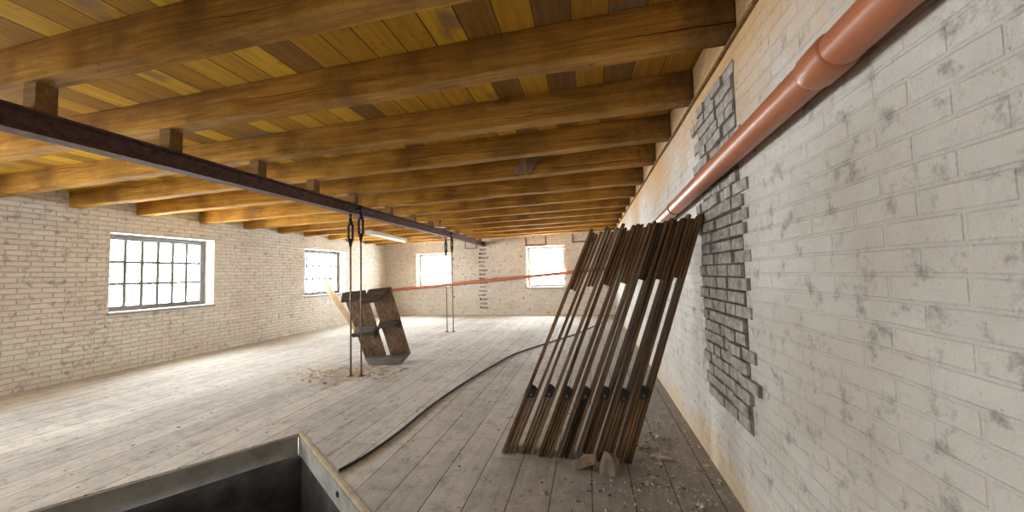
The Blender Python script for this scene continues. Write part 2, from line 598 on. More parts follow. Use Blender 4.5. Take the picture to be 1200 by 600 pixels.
BACK_WIN = [(-6.63, -5.20, 1.06, 2.36), (-2.23, -0.84, 0.98, 2.48)]
LEFT_WIN = [(8.62, 10.33, 1.0, 2.38), (4.4, 6.1, 1.0, 2.38), (0.2, 1.9, 1.0, 2.38)]
ADDED_FRONT_WIN = [(-6.7, -5.4, 1.0, 2.4)]  # unseen window, added to bring light from behind the camera
wall_back = wall('wall_back', 'y', YB, 1, XL - 0.42, XR + 0.4, 0.0, 3.3, BACK_WIN, 0.42, M['wall_back'], 'limewashed brick wall with two windows closing off the far end of the loft')
wall('wall_left', 'x', XL, -1, YF, YB, 0.0, 3.3, LEFT_WIN, 0.42, M['wall_left'], 'limewashed brick wall with deep set windows on the long side')
wall('wall_right', 'x', XR, 1, YF, YB, 0.0, 3.3, [], 0.4, M['wall_right'], 'rough plastered wall with ochre stains beside the leaning slats')
wall('wall_front', 'y', YF, -1, XL - 0.42, XR + 0.4, 0.0, 3.3, ADDED_FRONT_WIN, 0.42, M['wall_back'], 'limewashed brick wall closing off the near end')

# floor with the hatch of the stairwell cut out
EDGE_A = Vector((-1.15, 1.886))
EDGE_DIR = Vector((-0.828, 0.560)).normalized()
EDGE_IN = Vector((-0.560, -0.828)).normalized()
EDGE_B = EDGE_A + EDGE_DIR * 2.0
HATCH = [EDGE_A, EDGE_B, EDGE_B + EDGE_IN * 1.9, EDGE_A + EDGE_IN * 1.9]


def floor_mesh():
    m = MB()
    bm = m.bm
    outer = [(XL, YF), (XR, YF), (XR, YB), (XL, YB)]
    edges = []
    for loop in (outer, [(p.x, p.y) for p in HATCH]):
        vs_ = [bm.verts.new((x, y, 0)) for x, y in loop]
        for i in range(len(vs_)):
            edges.append(bm.edges.new((vs_[i], vs_[(i + 1) % len(vs_)])))
    bmesh.ops.triangle_fill(bm, edges=edges, use_beauty=True)
    r = bmesh.ops.extrude_face_region(bm, geom=bm.faces[:])
    for g in r['geom']:
        if isinstance(g, bmesh.types.BMVert):
            g.co.z -= 0.04
    return m.build('floor', M['floor'])


struct(floor_mesh(), 'dusty grey wooden floorboards running the length of the loft', 'floor')

m = MB()
m.hexa([(XL, YF, ZC + drop(XL)), (XR, YF, ZC), (XR, YB, ZC), (XL, YB, ZC + drop(XL)),
        (XL, YF, ZC + drop(XL) + .05), (XR, YF, ZC + .05), (XR, YB, ZC + .05), (XL, YB, ZC + drop(XL) + .05)])
struct(m.build('ceiling', M['ceiling']), 'ochre and brown ceiling boards laid across the joists', 'ceiling')

# stairwell below the hatch
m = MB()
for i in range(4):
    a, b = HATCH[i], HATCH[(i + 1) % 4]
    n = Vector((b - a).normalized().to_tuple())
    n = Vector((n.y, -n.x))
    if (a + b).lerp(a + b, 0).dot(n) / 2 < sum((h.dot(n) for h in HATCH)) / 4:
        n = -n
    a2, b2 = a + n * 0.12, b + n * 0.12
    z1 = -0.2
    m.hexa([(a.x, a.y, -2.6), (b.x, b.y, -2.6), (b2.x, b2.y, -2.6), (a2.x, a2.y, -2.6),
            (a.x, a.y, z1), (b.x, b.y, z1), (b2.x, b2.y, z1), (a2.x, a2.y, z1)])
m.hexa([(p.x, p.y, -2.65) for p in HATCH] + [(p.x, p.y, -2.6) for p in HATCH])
struct(m.build('wall_stairwell', M['dark_void']), 'brick shaft below the floor opening, its shade put into the dark colour', 'wall')


def along_edge(i, s0, s1, z0, z1, d0, d1):
    a, b = HATCH[i], HATCH[(i + 1) % 4]
    t = (b - a).normalized()
    n = Vector((t.y, -t.x))
    cen = sum(HATCH, Vector((0, 0))) / 4
    if (cen - a).dot(n) < 0:
        n = -n
    L = (b - a).length
    p = [a + t * s0 + n * d0, b + t * (s1) + n * d0, b + t * (s1) + n * d1, a + t * s0 + n * d1]
    return [(q.x, q.y, z0) for q in p] + [(q.x, q.y, z1) for q in p]


tr = MB()
tr.hexa(along_edge(0, -0.02, 0.02, -0.19, -0.03, -0.002, 0.030))
for i in (1, 2, 3):
    tr.hexa(along_edge(i, 0.035, -0.035, -0.19, -0.005, -0.002, 0.030))
fas = struct(tr.build('trim_1', M['fascia'], bevel=0.006), 'worn grey trimmer board facing the stair opening', 'trim')
m = MB()
pt = EDGE_A + EDGE_DIR * 0.84 + EDGE_IN * 0.031
m.tube([(pt.x, pt.y, -0.085), (pt.x + EDGE_IN.x * 0.006, pt.y + EDGE_IN.y * 0.006, -0.085)], 0.022, 12)
m.build('bolt_hole_shade', M['iron'], fas)  # dark disc standing in for the shade inside a bolt hole
tr = MB()
tr.hexa(along_edge(0, -0.02, 0.02, -0.03, 0.006, -0.012, 0.024))
struct(tr.build('trim_2', M['nosing'], bevel=0.008), 'worn yellowish nosing strip along the edge of the stair opening', 'trim')

# wall plate line under the joist ends on the right wall
tr = MB()
n = 60
for i in range(n):
    ya, yb = YF + (YB - YF) * i / n, YF + (YB - YF) * (i + 1) / n
    za = 2.862 + 0.012 * mnoise.noise(Vector((ya * 1.2, 3, 1)))
    zb = 2.862 + 0.012 * mnoise.noise(Vector((yb * 1.2, 3, 1)))
    tr.hexa([(XR - .022, ya, za - .014), (XR, ya, za - .014), (XR, yb, zb - .014), (XR - .022, yb, zb - .014),
             (XR - .022, ya, za + .006), (XR, ya, za + .006), (XR, yb, zb + .006), (XR - .022, yb, zb + .006)])
bmesh.ops.remove_doubles(tr.bm, verts=tr.bm.verts[:], dist=1e-4)
struct(tr.build('trim_3', M['block']), 'thin timber wall plate under the joist ends', 'trim')


# ------------------------------------------------------------------ windows
def window(idx, axis, c, out, o, cols, rows, mat, label, portal=True, bar=0.05, fw=0.10):
    a, b, e, f = o
    root = empty('window_%d' % idx, ((a + b) / 2, c, e) if axis == 'y' else (c, (a + b) / 2, e))
    struct(root, label, 'window')
    base = Vector(root.location)

    def B(mb, u0, u1, z0, z1, d0, d1):
        if axis == 'y':
            p = (u0, u1, *sorted((c + out * d0, c + out * d1)), z0, z1)
        else:
            p = (*sorted((c + out * d0, c + out * d1)), u0, u1, z0, z1)
        mb.box(p[0] - base.x, p[1] - base.x, p[2] - base.y, p[3] - base.y, p[4] - base.z, p[5] - base.z)
    d0, d1 = 0.24, 0.31
    fr = MB()
    B(fr, a, a + fw, e, f, d0, d1)
    B(fr, b - fw, b, e, f, d0, d1)
    B(fr, a + fw, b - fw, e, e + fw, d0, d1)
    B(fr, a + fw, b - fw, f - fw, f, d0, d1)
    fr.build('window_frame', mat, root, 0.004)
    if cols > 1 or rows > 1:
        mu = MB()
        for i in range(1, cols):
            u = a + fw + (b - a - 2 * fw) * i / cols
            B(mu, u - bar / 2, u + bar / 2, e + fw, f - fw, d0 + .02, d1 - .01)
        for j in range(1, rows):
            z = e + fw + (f - e - 2 * fw) * j / rows
            B(mu, a + fw, b - fw, z - bar / 2, z + bar / 2, d0 + .022, d1 - .012)
        mu.build('glazing_bars', mat, root)
    gl = MB()
    B(gl, a + fw, b - fw, e + fw, f - fw, d0 + .034, d0 + .038)
    gl.build('pane', M['glass'], root)
    si = MB()
    B(si, a - 0.03, b + 0.03, e - 0.035, e, -0.03, 0.0)
    B(si, a, b, e - 0.002, e + 0.012, 0.0, d0)
    si.build('window_sill', M['frame_pale'], root, 0.004)
    # a light portal at the opening only guides the sky's own light
    ld = bpy.data.lights.new('sky_portal', 'AREA')
    ld.shape = 'RECTANGLE'
    ld.size, ld.size_y = (b - a), (f - e)
    ld.cycles.is_portal = True
    lo = bpy.data.objects.new('sky_portal', ld)
    COL.objects.link(lo)
    u, z = (a + b) / 2, (e + f) / 2
    if axis == 'y':
        lo.location = (u, c + out * 0.40, z)
        dirv = Vector((0, -out, 0))
    else:
        lo.location = (c + out * 0.40, u, z)
        dirv = Vector((-out, 0, 0))
    lo.rotation_euler = dirv.to_track_quat('-Z', 'Y').to_euler()
    return root


wi = 1
for o, lb in zip(BACK_WIN, ('square window in the far wall nearer the crate', 'square window in the far wall beside the leaning slats')):
    window(wi, 'y', YB, 1, o, 1, 1, M['frame_pale'], lb)
    wi += 1
for o, lb in zip(LEFT_WIN, ('many paned window in the left wall behind the pale plank', 'many paned window in the middle of the left wall', 'many paned window in the left wall beside the stair opening')):
    window(wi, 'x', XL, -1, o, 6, 3, M['frame_grey'], lb)
    wi += 1

window(wi, 'y', YF, -1, ADDED_FRONT_WIN[0], 4, 3, M['frame_grey'], 'many paned window added unseen in the near end wall for light')

# ------------------------------------------------------------------ ceiling joists
random.seed(4)
JOISTS = [0.76, 1.54, 2.29, 3.13, 3.95, 4.80, 5.86, 6.83, 7.76, 8.63, 9.62, 10.45, 11.42, 12.10]
for j, yc in enumerate(JOISTS):
    wdt = 0.145 + random.uniform(-.008, .012)
    m = MB()
    n = 40
    rings = []
    for i in range(n + 1):
        x = XL + 0.004 + (XR - XL - 0.008) * i / n
        w1 = 0.010 * mnoise.noise(Vector((x * 0.9, j * 7.3, 0)))
        w2 = 0.009 * mnoise.noise(Vector((x * 1.3, j * 7.3, 5)))
        w3 = 0.007 * mnoise.noise(Vector((x * 1.7, j * 7.3, 9)))
        zb, zt = ZJ + drop(x) + w2, ZC + drop(x) - 0.001
        ring = [(x, yc - wdt / 2 + w1, zb + w3), (x, yc + wdt / 2 + w1 + w3, zb - w3), (x, yc + wdt / 2 + w1, zt), (x, yc - wdt / 2 + w1, zt)]
        rings.append([m.bm.verts.new(p) for p in ring])
    for a, b in zip(rings, rings[1:]):
        for k in range(4):
            m.bm.faces.new((a[k], a[(k + 1) % 4], b[(k + 1) % 4], b[k]))
    m.bm.faces.new(rings[0])
    m.bm.faces.new(rings[-1])
    o = m.build('ceiling_joist', M['joist'], None, 0.008)
    # set each joist's own origin at its middle
    off = Vector((-3.5, yc, 2.9))
    o.data.transform(Matrix.Translation(-off))
    o.location = off
    if j == 0:
        lb = 'ochre timber ceiling joist overhead, closest to the near end wall'
    elif j == len(JOISTS) - 1:
        lb = 'ochre timber ceiling joist tight against the far window wall'
    else:
        lb = 'ochre timber ceiling joist, %s from the near end wall' % ORD[j]
    tag(o, lb, 'joist', 'timber ceiling joists')

# loose cleat on a joist face
m = MB()
m.slab((-0.86, 5.01 - .225, 3.075), (-0.60, 5.01 - .225, 3.075), (-0.73, 5.01 - .225, 2.875), (-0.99, 5.01 - .225, 2.875), 0.02)
o = m.build('timber_cleat', M['crate'], None, 0.003)
o.location.y = -0.075
tag(o, 'short slanted board nailed to a ceiling joist above the slats', 'board')

# ------------------------------------------------------------------ steel beam, packers, rods


def beam_right(y):
    """right-hand bottom edge of the steel beam"""
    x = -3.49 - (y - 4.8) * (0.26 / 7.9)
    return x, 1.5 + 0.2832 * -x


y0, y1 = YF + 0.002, YB - 0.002
BW, BH = 0.13, 0.155
x0, z0 = beam_right(y0)
x1, z1 = beam_right(y1)
sec = [(-BW, 0), (0, 0), (0, .014), (-BW / 2 + .006, .022), (-BW / 2 + .006, BH - .022), (0, BH - .014), (0, BH), (-BW, BH), (-BW, BH - .014),
       (-BW / 2 - .006, BH - .022), (-BW / 2 - .006, .022), (-BW, .014)]
m = MB()
m.prism(sec, (x0, y0, z0), (x1, y1, z1), (1, 0, 0), (0, 0, 1))
tag(m.build('steel_beam', M['beam']), 'long rust brown steel beam hung under the joists with tie rods below', 'beam')
for j, yc in enumerate(JOISTS):
    bx, bz = beam_right(yc)
    m = MB()
    cx_ = bx - BW / 2
    m.box(-.06, .06, -.05, .05, 0, ZJ + drop(cx_) - bz - BH - 0.004)
    o = m.build('packing_block', M['block'], None, 0.004)
    o.location = (cx_, yc, bz + BH + 0.001)
    tag(o, 'brown timber packing block between the steel beam and the %s joist from the near end' % ORD[j], 'block', 'packing blocks on the steel beam')


def tie_rod(x, y, ztop, label, side):
    root = empty('tie_rod', (x, y, 0))
    turn = 0.15 if y < 6 else 1.25
    ct, st_ = math.cos(turn), math.sin(turn)
    tag(root, label, 'rod', 'tie rods under the steel beam')
    tb = ztop - 0.11          # top of turnbuckle
    tl = 0.34
    r = MB()
    r.tube([(0, 0, 0.0), (0, 0, tb - tl + 0.05)], 0.0135, 10)
    r.build('rod', M['rod'], root)
    t = MB()
    for s in (-1, 1):
        t.tube([(s * q * ct, s * q * st_, zq) for q, zq in ((.005, tb - tl), (.030, tb - tl + .07), (.034, tb - tl / 2), (.030, tb - .07), (.005, tb))], [.022, .021, .018, .021, .022], 10)
    t.tube([(0, 0, tb - tl - .06), (0, 0, tb - tl + .06)], [.019, .036], 10)
    t.tube([(0, 0, tb - .06), (0, 0, tb + .05)], [.036, .02], 10)
    t.build('turnbuckle', M['iron'], root)
    h = MB()
    h.tube([(0, 0, tb + .04), (0, 0, ztop - 0.01)], 0.013, 8)
    h.build('hanger', M['iron'], root)
    e = MB()
    if side:
        # eye plate reaching across to the beam's flange
        e.box(-.075, .02, -.022, .022, -.012 + ztop, .012 + ztop)
        e.tube([(0, 0, ztop - .03), (0, 0, ztop + .05)], .022, 8)
    else:
        e.tube([(0, 0, ztop - .045), (0, 0, ztop - 0.001)], [.018, .03], 8)
    e.build('eye_bolt', M['iron'], root)
    f = MB()
    f.box(-.045, .045, -.045, .045, 0.0, .008)
    f.tube([(0, 0, .006), (0, 0, .03)], .024, 6)
    f.build('floor_plate', M['rust'], root)
    return root


for yy, nm in ((4.80, 'near'), (8.86, 'far')):
    bx, bz = beam_right(yy)
    where = 'before the crate' if nm == 'near' else 'before the far wall'
    tie_rod(bx - BW - 0.035 + 0.05, yy, bz, 'tie rod with turnbuckle %s, the one farther from the slatted frames' % where, 0)
    tie_rod(bx + 0.045, yy + 0.03, bz + 0.085, 'tie rod with turnbuckle %s, the one closer to the slatted frames' % where, 1)

# ------------------------------------------------------------------ lamps under the joists
p0, p1 = Vector((-5.66, 8.25, 0)), Vector((-5.93, 10.60, 0))
L = (p1 - p0).length
root = empty('fluorescent_lamp', ((p0 + p1) / 2).to_tuple()[:2] + (ZJ + drop(-5.8) - 0.012,), (0, 0, math.atan2((p1 - p0).y, (p1 - p0).x)))
tag(root, 'long white fluorescent tube fitting, unlit, fixed under the joists', 'lamp')
m = MB()
m.box(-L / 2, L / 2, -.07, .07, -.05, 0)
m.build('housing', M['white_metal'], root, 0.006)
m = MB()
m.prism([(-.06, 0), (.06, 0), (.075, -.03), (.05, -.075), (-.05, -.075), (-.075, -.03)], (-L / 2 + .03, 0, -.05), (L / 2 - .03, 0, -.05), (0, 1, 0), (0, 0, 1))
m.build('diffuser', M['tube_glass'], root, 0.006)
for s in (-1, 1):
    m = MB()
    m.box(s * L / 2 - .03, s * L / 2 + .03, -.078, .078, -.13, -.002)
    m.build('end_cap', M['white_metal'], root, 0.006)

root = empty('hanging_lamp', (-3.42, 7.77, ZJ + drop(-3.42) - 0.005))
tag(root, 'small white lamp hanging from a joist beside the steel beam', 'lamp')
m = MB()
m.tube([(0, 0, 0), (0, 0, -.10)], .012, 8)
m.tube([(0, 0, 0.0), (0, 0, -.02)], .04, 10)
m.build('stem', M['iron'], root)
m = MB()
m.tube([(0, 0, -.09), (0, 0, -.11), (0, 0, -.15), (0, 0, -.155)], [.03, .05, .125, .125], 16)
m.build('lamp_shade', M['white_metal'], root)

# ------------------------------------------------------------------ drain pipe
PR = 0.0625
pa = [Vector((0.806, YF + 0.02, 2.125 + 5.6 * 0.0515)), Vector((0.806, 12.50, 2.125 - 9.88 * 0.0515))]
zc_ = pa[1].z
pb = [Vector((0.66, 12.665, zc_ - 0.02)), Vector((-7.86, 12.665, 0.955))]
root = empty('drain_pipe', (0.806, 12.6, zc_))
tag(root, 'orange brown drain pipe falling along the right wall and across the far wall', 'pipe')


def rel(p):
    return Vector(p) - root.location


def lerp(a, b, t):
    return a + (b - a) * t


m = MB()
m.tube([rel(lerp(*pa, t / 8)) for t in range(9)], PR, 24)
m.build('pipe_run', M['pipe'], root)
m = MB()
m.tube([rel(lerp(*pb, t / 8)) for t in range(9)], PR, 20)
m.build('pipe_run', M['pipe'], root)
m = MB()
arc = []
for i in range(9):
    t = i / 8
    arc.append(rel((pa[1] - Vector((0, .02, 0))) * (1 - t) ** 2 + Vector((0.806, 12.665, zc_ - .008)) * 2 * t * (1 - t) + pb[0] * t * t))
m.tube(arc, PR * 1.06, 20)
m.build('elbow', M['pipe'], root)
for t in (0.28, 0.62, 0.9):
    d = (pa[1] - pa[0]).normalized()
    p = lerp(*pa, t)
    m = MB()
    m.tube([rel(p - d * .07), rel(p - d * .05), rel(p + d * .05), rel(p + d * .07)], [PR * 1.02, PR * 1.13, PR * 1.13, PR * 1.02], 24)
    m.build('pipe_socket', M['pipe'], root)
for t in (0.17, 0.49, 0.81):
    d = (pb[1] - pb[0]).normalized()
    p = lerp(*pb, t)
    m = MB()
    m.tube([rel(p - d * .07), rel(p - d * .05), rel(p + d * .05), rel(p + d * .07)], [PR * 1.02, PR * 1.13, PR * 1.13, PR * 1.02], 20)
    m.build('pipe_socket', M['pipe'], root)
for t in (0.12, 0.42, 0.55, 0.78):
    d = (pa[1] - pa[0]).normalized()
    p = lerp(*pa, t)
    m = MB()
    m.tube([rel(p - d * .015), rel(p + d * .015)], PR * 1.07, 20)
    m.box(*(v for pr in zip(rel(p + Vector((PR * .8, -.015, -.015))), rel(Vector((XR + .001, p.y + .015, p.z + .015)))) for v in pr))
    m.build('pipe_clamp', M['rust'], root)

# ------------------------------------------------------------------ iron straps and toothing on the far wall
for (xa, xb, zb, wd, lb) in ((-2.26, -1.48, 2.50, .045, 'rusty iron strap in a square loop above the far window by the slats'),
                             (-0.56, 0.20, 2.555, .045, 'rusty iron strap in a square loop on the far wall behind the slats'),
                             (-4.60, -4.14, 2.49, .022, 'thin rusty iron strap loop on the far wall beside the beam end')):
    zt = ZJ + drop((xa + xb) / 2) - .0
    m = MB()
    m.box(xa, xa + wd, -.03, 0, zb, zt)
    m.box(xb - wd, xb, -.03, 0, zb, zt)
    m.box(xa + wd, xb - wd, -.03, 0, zb, zb + wd)
    o = m.build('iron_strap', M['rust'], None)
    o.location = (0, YB - .001, 0)
    tag(o, lb, 'strap', 'iron straps on the far wall')
random.seed(11)
m = MB()
d = MB()  # dark boxes, shade of the toothing pockets put into their colour
for i in range(15):
    z = 0.25 + i * 0.1555
    x = -4.04 + random.uniform(-.015, .015)
    w = random.uniform(.24, .34)
    if 7 < i < 13:
        w += .03
    w *= random.uniform(.75, 1.1)
    m.box(x + .07, x + w, YB - random.uniform(.015, .035), YB + .0, z - .006, z + random.uniform(.03, .05))
    if random.random() < .97:
        d.box(x - random.uniform(-.01, .03), x + random.uniform(.05, .085), YB - .02, YB, z - random.uniform(-.005, .03), z + random.uniform(.02, .07))
    if random.random() < .93:
        xx = x + random.uniform(.06, .13)
        d.box(xx, x + w - random.uniform(0, .04), YB - .010, YB, z - random.uniform(.018, .03), z - .008)
o = m.build('brick_toothing', M['stub'], wall_back, 0.004)
o = d.build('toothing_shade', M['mortar_and_shade'], wall_back, 0.004)
for x, z, lb in ((-5.07, 2.12, 'iron pin in the far wall beside the window nearer the crate, upper one'), (-5.07, 0.66, 'iron pin in the far wall beside the window nearer the crate, lower one'),
                 (-2.42, 2.12, 'iron pin in the far wall beside the window by the slats, upper one'), (-2.38, 0.60, 'iron pin in the far wall beside the window by the slats, lower one')):
    m = MB()
    m.tube([(0, 0.001, 0), (0, -.05, 0)], [.022, .018], 8)
    m.tube([(0, -.045, -.01), (0, -.045, .055)], .012, 8)
    o = m.build('shutter_pin', M['iron'])
    o.location = (x, YB - .001, z)
    tag(o, lb, 'pin', 'shutter pins on the far wall')

# exposed rough brick at the near stretch of the right wall
random.seed(21)
m = MB()
bk = MB()
row = 0
z = 0.55
while z < 2.72:
    zs_ = random.uniform(.062, .072)
    edge = 3.0 + (0.09 if row % 2 else 0.0) + random.uniform(-.06, .06)
    bk.box(XR - .004, XR + .001, 2.30, edge + .02, z - .012, z + .075)
    y = edge
    while y > 2.35:
        ln = random.uniform(.10, .24)
        pr = random.uniform(.004, .026)
        m.box(XR - pr, XR + .001, y - ln + .012, y, z, z + zs_)
        y -= ln
    z += .082
    row += 1
wall_r = bpy.data.objects['wall_right']
m.build('exposed_brick', M['stub'], wall_r, 0.006)
bk.build('exposed_mortar', M['mortar_and_shade'], wall_r)

# ------------------------------------------------------------------ leaning slatted frames
random.seed(8)
N = 7
T_ST, T_FI, GAP = 0.024, 0.021, 0.005
FW = 2 * T_ST + 2 * T_FI + 3 * GAP
LEN = 2.02
xb0, xb1 = -0.775, 0.262 - FW
th0, th1 = math.radians(23.3), math.radians(17.6)


def board(x0, x1, y0, y1, za, zb, rnd_top=False, sl=0.0):
    """board on edge; its foot is cut so that it stands on the floor, top may be rounded"""
    m = MB()
    if rnd_top:
        prof = [(y0, za), (y1, za), (y1, zb - .05), (y1 - .03, zb - .012), ((y0 + y1) / 2, zb), (y0 + .02, zb - .006), (y0, zb - .03)]
        m.prism([(p[0], p[1]) for p in prof], (x0, 0, 0), (x1, 0, 0), (0, 1, 0), (0, 0, 1))
    else:
        m.box(x0, x1, y0, y1, za, zb)
    return m


for k in range(N):
    f = k / (N - 1)
    th = th0 + (th1 - th0) * f
    xk = xb0 + (xb1 - xb0) * f
    yk = 2.955 + random.uniform(-.035, .035)
    root = empty('slatted_frame', (xk, yk, 0.0), (0, th, 0))
    pos = ORD[N - 1 - k]
    lb = 'brown wooden slatted frame on edge, %s from the wall in the leaning row' % pos
    if k == N - 1:
        lb = 'brown wooden slatted frame on edge, resting against the right wall'
    if k == 0:
        lb = 'brown wooden slatted frame on edge, farthest from the wall in the leaning row'
    tag(root, lb, 'frame', 'wooden frames leaning in a row')
    tn = math.tan(th)
    slot0 = 0.57 + 0.012 * f + random.uniform(-.012, .012)
    slot1 = 1.50 + 0.03 * f + random.uniform(-.012, .012)
    D = 0.165
    mats = [M['slat'], M['slat'], M['slat_pale'] if k in (1, 3, 4) else M['slat'], M['slat']]
    # two full-length stiles
    for s, xx in enumerate((0.0, FW - T_ST)):
        za = (xx + T_ST) * tn
        zt = LEN + random.uniform(-.012, .014) + (xx * 0.25)
        mt = M['slat_pale'] if (k, s) in ((1, 0), (3, 0), (1, 1), (4, 0)) else M['slat']
        b = board(xx, xx + T_ST, random.uniform(-.012, .006), D, za, zt, True)
        b.build('stile', mt, root, 0.003)
    # filler slats at head and foot
    for q in range(2):
        xx = T_ST + GAP + q * (T_FI + GAP)
        b = board(xx, xx + T_FI, random.uniform(0.0, .02), D - .01, slot1 + random.uniform(-.006, .01), LEN - random.uniform(.012, .035), False)
        b.build('head_slat', M['slat_dark'] if (k, q) in ((4, 1),) else M['slat'], root, 0.003)
        za = (xx + T_FI) * tn + random.choice((0.0, 0.0, 0.02, 0.05)) * (1 if q == 0 else 0)
        b = board(xx, xx + T_FI, random.uniform(0.0, .02), D - .01, za, slot0 + random.uniform(-.006, .006), False)
        b.build('foot_slat', M['slat_dark'] if k == 3 else (M['slat_pale'] if (k, q) in ((0, 1), (2, 1), (5, 0), (6, 1)) else M['slat']), root, 0.003)
    # black iron block sitting on the foot slats inside the slot
    m = MB()
    xa, xb_ = T_ST + .001, FW - T_ST - .001
    m.prism([(xa, slot0 - .06), (xb_, slot0 - .03), (xb_, slot0 + .035), ((xa + xb_) / 2, slot0 + .05), (xa, slot0 + .05)], (0, -.008, 0), (0, .045, 0), (1, 0, 0), (0, 0, 1))
    ib = m.build('iron_block', M['iron'], root, 0.004)
    m = MB()
    xm = (xa + xb_) / 2
    m.tube([(xm, -.02, slot0 - .015), (xm, -.005, slot0 - .015)], .010, 10)
    m.build('bolt', M['rod'], ib)

# ------------------------------------------------------------------ crate leaning towards the tie rods
def V(*a):
    return Vector(a)


B0, B1 = V(-4.044, 5.78, 0.02), V(-3.18, 5.85, 0.108)
T0, T1 = V(-4.05, 5.19, 1.25), V(-3.215, 5.27, 1.325)
FWD = V(-0.02, -0.335, -0.185)
CO = V(-3.6, 5.7, 0.0)
root = empty('shelf_crate', CO)
tag(root, 'dark weathered open shelf crate of planks tilted against the tie rods', 'crate')


def bp(s, t, d=0.0):
    """point of the crate: s across, t up, d forward"""
    p = B0.lerp(B1, s).lerp(T0.lerp(T1, s), t)
    return p + (FWD + V(0.24 * (1 - s), 0, 0)) * d - CO


def plate(s0, s1, t0, t1, d, th, mat, nm):
    m = MB()
    m.slab(bp(s0, t0, d), bp(s1, t0, d), bp(s1, t1, d), bp(s0, t1, d), th)
    return m.build(nm, mat, root, 0.004)


def board_fwd(s0, s1, t, d0, d1, th, mat, nm, s0f=None, s1f=None):
    m = MB()
    s0f = s0 if s0f is None else s0f
    s1f = s1 if s1f is None else s1f
    m.slab(bp(s0f, t, d1), bp(s1f, t, d1), bp(s1, t, d0), bp(s0, t, d0), th)
    return m.build(nm, mat, root, 0.004)


# back planks: two to the left column, one to the right, with an open slot between the columns
plate(0.0, 0.245, 0.0, 1.0, 0, .025, M['crate'], 'back_plank')
plate(0.25, 0.475, 0.0, 1.0, 0.01, .025, M['crate'], 'back_plank')
plate(0.57, 1.0, 0.0, 1.0, 0, .028, M['crate'], 'back_plank')
# base board, narrower at the front
m = MB()
f0, f1 = V(-3.76, 5.46, 0.004) - CO, V(-3.17, 5.507, 0.004) - CO
m.slab(f0, f1, bp(1.0, 0.0) + V(0, 0, 0), bp(-0.02, 0.0), .028)
ob = m.build('base_board', M['crate_grey'], root, 0.004)
ob.location.z = 0.03
# tops and middle shelves of both columns
board_fwd(-0.01, 0.46, 1.0, -0.03, 0.66, .03, M['crate_dark'], 'top_board')
board_fwd(0.545, 1.015, 1.0, -0.03, 1.0, .03, M['crate_dark'], 'top_board')
board_fwd(0.0, 0.475, 0.50, 0.0, 0.45, .03, M['crate_grey'], 'middle_shelf')
board_fwd(0.57, 0.99, 0.54, 0.0, 0.42, .03, M['crate_dark'], 'middle_shelf')
# rail across the shelf fronts that sticks out past the crate
m = MB()
m.slab(bp(-0.06, 0.455, 0.50), bp(0.50, 0.455, 0.50), bp(0.50, 0.50, 0.50), bp(-0.06, 0.50, 0.50), .045)
m.build('front_rail', M['crate_dark'], root, 0.004)
m = MB()
m.slab(bp(0.47, 0.44, 0.60), bp(0.50, 0.44, 0.60), bp(0.60, 0.55, -0.02), bp(0.57, 0.55, -0.02), .05)
m.build('brace', M['crate_dark'], root, 0.004)

# pale plank from the left window's sill down to the floor behind the crate
pA = V(-7.93, 9.28, 1.44)
pB = V(-5.80, 8.10, 0.02)
d = pB - pA
L = d.length
zax = -d.normalized()
yax = zax.cross(V(0, 0, 1)).normalized()
xax = yax.cross(zax)
m = MB()
m.box(-.016, .016, -.085, .085, 0, L)
o = m.build('loose_plank', M['pale_plank'], None, 0.003)
o.matrix_world = Matrix.Translation(pB) @ Matrix((xax, yax, zax)).transposed().to_4x4()
tag(o, 'long pale pine plank leaning on the left window wall behind the crate', 'plank')

# ------------------------------------------------------------------ hose on the floor
pts = [(-1.945, 2.45), (-1.90, 2.60), (-1.865, 2.80), (-1.833, 3.174), (-1.82, 3.92), (-1.72, 4.83), (-1.574, 5.694), (-1.40, 6.5), (-0.944, 7.512), (-0.27, 8.944), (0.36, 10.95), (0.45, 11.6)]


def smooth_pts(p, k=6):
    out = []
    for i in range(len(p) - 1):
        a, b, c, e = p[max(i - 1, 0)], p[i], p[i + 1], p[min(i + 2, len(p) - 1)]
        for j in range(k):
            t = j / k
            out.append(tuple(0.5 * (2 * b[q] + (c[q] - a[q]) * t + (2 * a[q] - 5 * b[q] + 4 * c[q] - e[q]) * t * t + (3 * b[q] - a[q] - 3 * c[q] + e[q]) * t ** 3) for q in range(2)))
    out.append(p[-1])
    return out


m = MB()
m.tube([(x, y, 0.0135) for x, y in smooth_pts(pts)], 0.0125, 10)
tag(m.build('floor_cable', M['cable'], None), 'thick black cable snaking over the floorboards from the stair opening', 'cable')

# ------------------------------------------------------------------ stones and rubble

def chunk(name, mat, pts, seed, amp):
    """angular broken piece: hull of a few points, roughened"""
    m = MB()
    vs_ = [m.bm.verts.new(p) for p in pts]
    r = bmesh.ops.convex_hull(m.bm, input=vs_)
    bmesh.ops.delete(m.bm, geom=[g for g in r['geom_interior'] if isinstance(g, bmesh.types.BMVert)], context='VERTS')
    bmesh.ops.subdivide_edges(m.bm, edges=m.bm.edges[:], cuts=5, use_grid_fill=True)
    for v in m.bm.verts:
        q = v.co * 22 + Vector((seed, 0, 0))
        v.co += Vector((mnoise.noise(q), mnoise.noise(q + Vector((9, 0, 0))), mnoise.noise(q + Vector((0, 9, 0))))) * amp
    lo = min(v.co.z for v in m.bm.verts)
    for v in m.bm.verts:
        v.co.z -= lo
    return m.build(name, mat, None)


